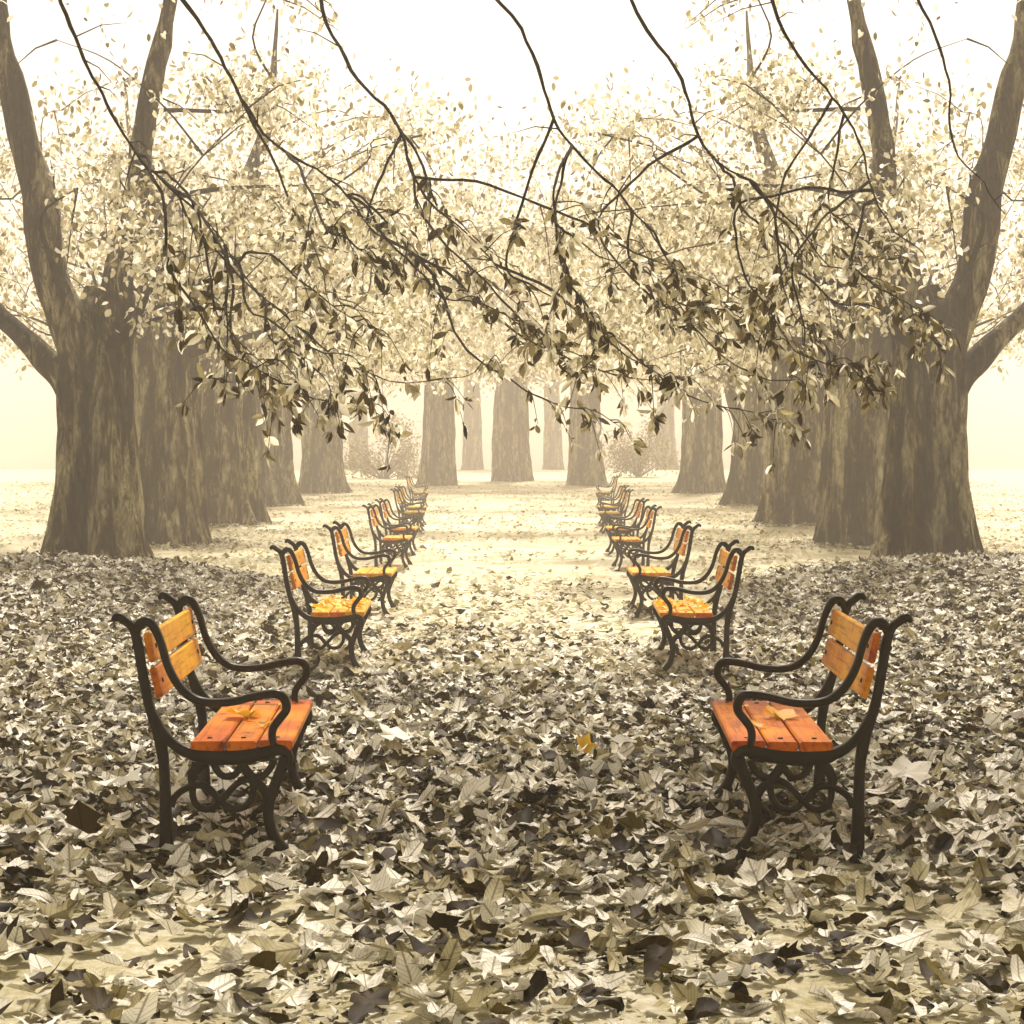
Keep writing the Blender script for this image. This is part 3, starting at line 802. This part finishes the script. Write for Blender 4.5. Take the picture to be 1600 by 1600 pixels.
FAR = [(738, 112, .52, 'left', 'faint trunk in the mist just left of the central one'),
       (738, 116, .50, 'right', 'faint trunk in the mist just right of the central one'),
       (560, 118, .55, 'left', 'faint trunk in the mist behind the grey shrub on the left'),
       (560, 121, .55, 'right', 'faint trunk in the mist behind the grey shrub on the right'),
       (330, 80, .6, 'left', 'dim trunk deep in the mist behind the second row on the left'),
       (330, 82, .6, 'right', 'dim trunk deep in the mist behind the second row on the right')]
for k, (px, d, r, s, lab) in enumerate(FAR):
    row_tree('distant_tree', px, d, r, 31 + k * 3, lab, s, flare=.25, height=9, group='faint trees at the end of the walk', crownmesh=CM)

# grey shrubs
for side, px, d in (('left', 600, 84), ('right', 603, 88)):
    sg = 1 if side == 'left' else -1
    x = (px - 800.5) * d / F * sg
    root = empty('shrub', (x, d, float(gh(x, d))))
    tag(root, 'round hazy shrub between two far trunks on the %s of the walk' % side, 'shrub')
    rs = np.random.default_rng(90 + sg)
    mb = MB(); Cs = []
    for i in range(40):
        a = rs.random() * 6.28; r = 1.35 * math.sqrt(rs.random()); c = Vector((1.5 * r * math.cos(a), 1.2 * r * math.sin(a), .2 + .8 * rs.random() * (2.9 - r * 1.2 + 1.1 * math.sin(2.3 * a + sg))))
        tube(mb, [Vector((0, 0, -.05)), c.lerp(Vector((0, 0, 0)), .4) + Vector((0, 0, .15)), c], [.03, .02, .008], 5, cap=False)
        Cs.append(np.array(c) + rs.normal(0, .28, (int(rs.integers(30, 130)), 3)))
    C = np.concatenate(Cs); C[:, 2] = np.maximum(C[:, 2], .08)
    D = unit(rs.normal(0, 1, C.shape)) * rs.uniform(.09, .17, len(C))[:, None]
    W = unit(np.cross(D, rs.normal(0, 1, C.shape))) * np.linalg.norm(D, axis=1)[:, None] * .3
    V, T = rows_to_quads(C, D, W, unit(np.cross(W, D)), np.full(len(C), .02))
    mb.build('stems', M_TWIG, root); link_mesh('foliage', V, T, M_SHRUB, root, smooth=False)

# ------------------------------------------------------------------ near trees whose boughs hang into view
PATHS = [   # hanging boughs traced on the photo
    [(258, 333), (262, 420), (300, 480), (345, 545), (400, 575), (452, 602)],
    [(310, 333), (322, 420), (340, 495), (385, 545), (440, 600)],
    [(300, 345), (340, 390), (400, 455), (450, 498), (505, 548), (560, 580), (620, 595), (720, 592), (775, 565)],
    [(570, 345), (620, 385), (655, 405), (710, 420), (760, 445), (830, 490), (862, 522)],
    [(430, 405), (470, 440), (520, 472), (572, 508)],
    [(620, 390), (660, 430), (700, 470), (760, 475), (820, 510), (850, 525)],
    [(680, 325), (710, 350), (742, 378), (775, 400), (812, 412)],
    [(505, 350), (540, 375), (580, 400), (632, 416)],
    [(390, 480), (450, 520), (500, 545), (545, 560), (560, 585)],
    [(370, 545), (440, 600), (500, 625), (570, 640), (612, 662)],
    [(345, 400), (352, 480), (356, 545), (350, 600)],
    [(420, 520), (470, 560), (515, 600), (528, 660)],
    [(600, 340), (630, 372), (634, 410), (626, 440)],
    [(470, 345), (500, 400), (512, 470), (540, 520)],
]
def bough(root, pxs, d0, slope, seed, limb_z, dens=1.0, m=None, attach=None, leaflets=4, size=(.06, .125)):
    rs = np.random.default_rng(seed)
    pts = []
    n = len(pxs)
    for i, (px, py) in enumerate(pxs):
        pts.append(at(px, py, d0 + slope * i / (n - 1) + rs.normal(0, .12)))
    # carry the bough on up to the limb it hangs from
    a = pts[0]
    dz = max(.3, limb_z - a.z)
    sx = (pts[1] - pts[0]); sx = (sx.x / max(.25, abs(sx.z)))
    sx = max(-.5, min(.8, sx)) + rs.normal(0, .25)
    top = Vector((a.x - sx * dz, d0 - .2, limb_z))
    if attach is not None: top = attach(a)
    mid = a.lerp(top, .55) + Vector((0, 0, .06))
    full = catmull([top, mid] + pts, 6)
    for i, p in enumerate(full):
        k = min(1, i / 4) * .05
        full[i] = p + noise.noise_vector(Vector((seed * 1.7, 0, 0)) + p * 1.9) * k + noise.noise_vector(Vector((0, seed, 0)) + p * 7) * k * .25
    N = len(full)
    ra = [float(r * (1 + .35 * noise.noise(Vector((i * .6, seed, 1.3))))) for i, r in enumerate(np.interp(np.linspace(0, 1, N), [0, .25, .6, 1], [.012, .009, .006, .002]))]
    mb = MB(); tube(mb, full, ra, 6, cap=False)
    nodes = []; dirs = []
    for i in range(3, N):
        if i > 8 and rs.random() < .33 * dens:
            b = full[i]; tdir = (full[min(i + 1, N - 1)] - full[i - 1]).normalized()
            ln = rs.uniform(.12, .50) * (1.15 - .6 * i / N)
            side = Vector((rs.normal(0, .6), rs.normal(0, .7), rs.normal(-.25, .45)))
            e = b + (tdir * .9 + side).normalized() * ln
            m1 = b.lerp(e, .5) + Vector((0, 0, .04))
            e = e - Vector((0, 0, .25 * ln))
            tp = catmull([b, m1, e], 4)
            tube(mb, tp, list(np.linspace(.0055, .002, len(tp))), 4, cap=False)
            for k in range(2, len(tp)):
                if rs.random() < .22: nodes.append(tuple(tp[k])); dirs.append(tuple((e - b).normalized()))
            nodes.append(tuple(e)); dirs.append(tuple((e - b).normalized()))
        if i > 8 and rs.random() < .12 * dens:
            nodes.append(tuple(full[i])); dirs.append((0, 0, -1))
    nodes.append(tuple(full[-1])); dirs.append((0, 0, -1))
    br = mb.build('branch', M_TWIG, root)
    V, T = compound_leaves(nodes, dirs, rs, leaflets, size)
    link_mesh('leaves', V, T, m or M_DARKLEAF, br, smooth=False)
    return br

def near_tree(x, d, side, limbs, label, seed):
    z0 = float(gh(x, d))
    root = empty('overhanging_tree', (0, 0, 0))
    root.location = (x, d, z0)
    tag(root, label, 'tree')
    tr = Vector((x, d, z0))
    V, Fc = trunk_mesh([Vector((0, 0, -.2)), Vector((.02, 0, 1.5)), Vector((0, .05, 3.2)), Vector((.05, .1, 5)), Vector((.1, .1, 6.6)), Vector((.15, .1, 8.2))], [.42, .38, .35, .30, .22, .12], seed)
    link_mesh('trunk', V, Fc, M_BARK, root)
    for lp, lr in limbs:
        V, Fc = limb_mesh([Vector(p) - tr for p in lp], lr, seed, seg=12)
        link_mesh('limb', V, Fc, M_BARK, root)
    return root

limbL = [Vector((-6.2, 12.0, 4.0)), Vector((-4.6, 12.1, 5.0)), Vector((-2.6, 12.3, 5.35)), Vector((-.6, 12.0, 5.5)), Vector((1.4, 12.4, 5.6)), Vector((2.6, 12.5, 5.7))]
limbR = [Vector((6.4, 13.0, 4.2)), Vector((4.9, 13.2, 5.3)), Vector((3.2, 13.0, 5.7)), Vector((1.4, 13.4, 5.8))]
SUB = [[(40, -90), (120, 60), (170, 190), (250, 290), (330, 372), (395, 450)],
       [(215, -110), (330, 60), (400, 190), (520, 290), (590, 362), (650, 405)],
       [(470, -110), (520, 50), (620, 200), (655, 300), (740, 380), (790, 440)],
       [(700, -120), (820, 70), (880, 215), (980, 320), (1040, 392)],
       [(905, -120), (1040, 90), (1110, 240), (1230, 340), (1300, 415)],
       [(1170, -120), (1240, 70), (1330, 200), (1375, 320), (1440, 400)],
       [(1370, -120), (1470, 80), (1500, 230), (1570, 330)]]
def sub_limb(root, px, d0, seed, limb):
    rs = np.random.default_rng(seed)
    pts = [at(x, y, d0 + rs.normal(0, .15)) for x, y in px]
    lp = catmull(limb, 12); a = pts[0]
    q = min(lp, key=lambda v: abs(v.x - a.x + .3))
    full = catmull([q.copy()] + pts, 9)
    out = []
    for p in full:
        out.append(p + noise.noise_vector(p * 2.1 + Vector((seed, 0, 0))) * .06 + noise.noise_vector(p * 8 + Vector((0, seed, 0))) * .016)
    n = len(out)
    ra = [float(r * (1 + .35 * noise.noise(Vector((i * .45, seed, 3.3))))) for i, r in enumerate(np.interp(np.linspace(0, 1, n), [0, .4, 1], [.019, .012, .004]))]
    mb = MB(); tube(mb, [p - root.location for p in out], ra, 7, cap=False)
    # short side spurs
    for _ in range(9):
        i = rs.integers(6, n - 2); b = out[i]
        e = b + Vector((rs.normal(0, .22), rs.normal(0, .2), rs.normal(-.03, .16)))
        tube(mb, [p - root.location for p in (b, b.lerp(e, .5) + Vector((0, 0, .03)), e)], [.006, .004, .0015], 4, cap=False)
    mb.build('bough', M_TWIG, root)
    return out
def snap(limb):
    pts = [q for l in limb for q in l]
    def f(p):
        return random.choice(sorted(pts, key=lambda q: (q - p - Vector((-.28, 0, .32))).length + (2 if q.z < p.z + .05 else 0))[:7]).copy()
    return f
rtL = near_tree(-6.3, 12.0, 'left', [(limbL, [.13, .11, .09, .07, .05, .03])], 'near tree whose thin dark boughs hang across the top left and centre', 40)
rtR = near_tree(6.5, 13.0, 'right', [(limbR, [.12, .09, .07, .04])], 'near tree whose thin dark boughs hang across the top right', 44)
SL = [sub_limb(rtL, p, 11.8 + (k % 3) * .35, 500 + k, limbL) for k, p in enumerate(SUB[:5])]
SR = [sub_limb(rtR, p, 12.6 + (k % 2) * .3, 520 + k, limbR) for k, p in enumerate(SUB[5:])]
def add_boughs(root, shift, d0, limb, seed, keep, lz):
    inv = Matrix.Translation(-root.location)
    for i, p in enumerate(PATHS):
        q = [(px + shift, py + (0 if shift == 0 else ((i * 37) % 17 - 8))) for px, py in p]
        if q[-1][0] < 60 or q[0][0] > 1560 or i not in keep: continue
        br = bough(root, q, d0 + ((i * 53) % 23 - 11) * .12, ((i * 29) % 11 - 5) * .15, seed + i, lz, attach=snap(limb))
        for o in (br, br.children[0]):
            pass
        br.data.transform(inv); br.children[0].data.transform(inv)
add_boughs(rtL, 0, 11.6, SL, 100, set(range(14)), 5.0)
add_boughs(rtL, 362, 12.0, SL, 200, {3, 4, 5, 7, 8, 9, 2}, 5.2)
add_boughs(rtR, 610, 12.5, SL + SR, 300, {0, 2, 3, 4, 5, 6, 9, 12}, 5.4)
add_boughs(rtR, 900, 12.6, SR, 400, {0, 1, 4, 10}, 5.3)

rs = np.random.default_rng(640)  # crowns added overhead, out of view, to shade the haze near the camera
for root, xc, limb in ((rtL, -2.6, limbL), (rtR, 3.0, limbR)):
    mb = MB(); Cs = []
    lp = catmull(limb, 12)
    for i in range(80):
        c = Vector((xc + rs.uniform(-3.4, 3.4), rs.uniform(-2.5, 6.6), 0)); c.z = 4.7 + .12 * max(0, c.y - 6) + rs.exponential(1.0)
        s_ = lp[rs.integers(4, len(lp))]
        m1 = s_.lerp(c, .4) + Vector((rs.normal(0, .3), 0, .7))
        pts = catmull([s_, m1, c], 5)
        tube(mb, [p - root.location for p in pts], list(np.linspace(.035, .006, len(pts))), 5, cap=False)
        Cs.append(np.array(c - root.location) + rs.normal(0, 1, (150, 3)) * np.array([.6, .6, .28]))
    C = np.concatenate(Cs); n = len(C)
    D = rs.normal(0, .7, (n, 3)); D[:, 2] -= .6
    D = unit(D) * rs.uniform(.12, .19, n)[:, None]
    W = unit(np.cross(D, rs.normal(0, 1, (n, 3)))) * (np.linalg.norm(D, axis=1) * .36)[:, None]
    V, T = rows_to_quads(C, D, W, unit(np.cross(W, D)), np.full(n, .012))
    mb.build('branches', M_TWIG, root)
    link_mesh('foliage', V, T, M_CROWN, root, smooth=False)

# ------------------------------------------------------------------ haze
mz, nt, out = mat('morning_haze')
vol = nd(nt, 'ShaderNodeVolumePrincipled')
vol.inputs['Color'].default_value = (0.80, 0.74, 0.635, 1)
vol.inputs['Density'].default_value = 0.0070
vol.inputs['Anisotropy'].default_value = 0.25
nt.links.new(vol.outputs[0], out.inputs['Volume'])
x0, x1, y0, y1, z0, z1 = -110, 110, -18, 240, -2.0, 17.5
hv = [(x0, y0, z0), (x1, y0, z0), (x1, y1, z0), (x0, y1, z0), (x0, y0, z1), (x1, y0, z1), (x1, y1, z1), (x0, y1, z1)]
hf = [(0, 3, 2, 1), (4, 5, 6, 7), (0, 1, 5, 4), (1, 2, 6, 5), (2, 3, 7, 6), (3, 0, 4, 7)]
hz = link_mesh('haze', hv, hf, mz, smooth=False)
tag(hz, kind='stuff')

# ------------------------------------------------------------------ light
SUN_EL, SUN_AZ = R(52), R(10)
w = bpy.data.worlds.new('World'); SC.world = w; w.use_nodes = True
nt = w.node_tree; nt.nodes.clear()
sky = nt.nodes.new('ShaderNodeTexSky'); sky.sky_type = 'NISHITA'; sky.sun_disc = False
sky.sun_elevation = SUN_EL; sky.sun_rotation = SUN_AZ; sky.air_density = 1.0; sky.dust_density = 4.0
bw = nt.nodes.new('ShaderNodeRGBToBW'); nt.links.new(sky.outputs[0], bw.inputs[0])
mul = nt.nodes.new('ShaderNodeMix'); mul.data_type = 'RGBA'; mul.blend_type = 'MULTIPLY'; mul.inputs[0].default_value = 1
nt.links.new(bw.outputs[0], mul.inputs[6]); mul.inputs[7].default_value = (1.0, 0.885, 0.79, 1)
bg = nt.nodes.new('ShaderNodeBackground'); bg.inputs['Strength'].default_value = 0.115
nt.links.new(mul.outputs[2], bg.inputs[0])
wo = nt.nodes.new('ShaderNodeOutputWorld'); nt.links.new(bg.outputs[0], wo.inputs[0])
sl = bpy.data.lights.new('sun', 'SUN'); sl.energy = 4.6; sl.angle = R(7); sl.color = (1.0, 0.88, 0.78)
so = bpy.data.objects.new('sun', sl); COL.objects.link(so)
so.rotation_euler = (-(math.pi / 2 - SUN_EL), 0, -SUN_AZ)
so.location = (0, 30, 30)

# ------------------------------------------------------------------ camera
cam = bpy.data.cameras.new('camera'); cam.sensor_width = 36.0; cam.lens = F / 1600 * 36.0
cam.shift_y = (HOR - 800.0) / 1600.0
cam.clip_start = 0.1; cam.clip_end = 2000
co = bpy.data.objects.new('camera', cam); COL.objects.link(co)
co.location = (0, 0, EYE); co.rotation_euler = (R(90), 0, 0)
SC.camera = co

SC.view_settings.view_transform = 'Standard'; SC.view_settings.look = 'None'
SC.view_settings.gamma = 1.0; SC.view_settings.exposure = 0.90
cy = SC.cycles
cy.use_denoising = True
cy.max_bounces = 8; cy.diffuse_bounces = 3; cy.transmission_bounces = 4; cy.volume_bounces = 2; cy.transparent_max_bounces = 4
cy.volume_step_rate = 1.0; cy.volume_max_steps = 128
cy.sample_clamp_indirect = 6.0
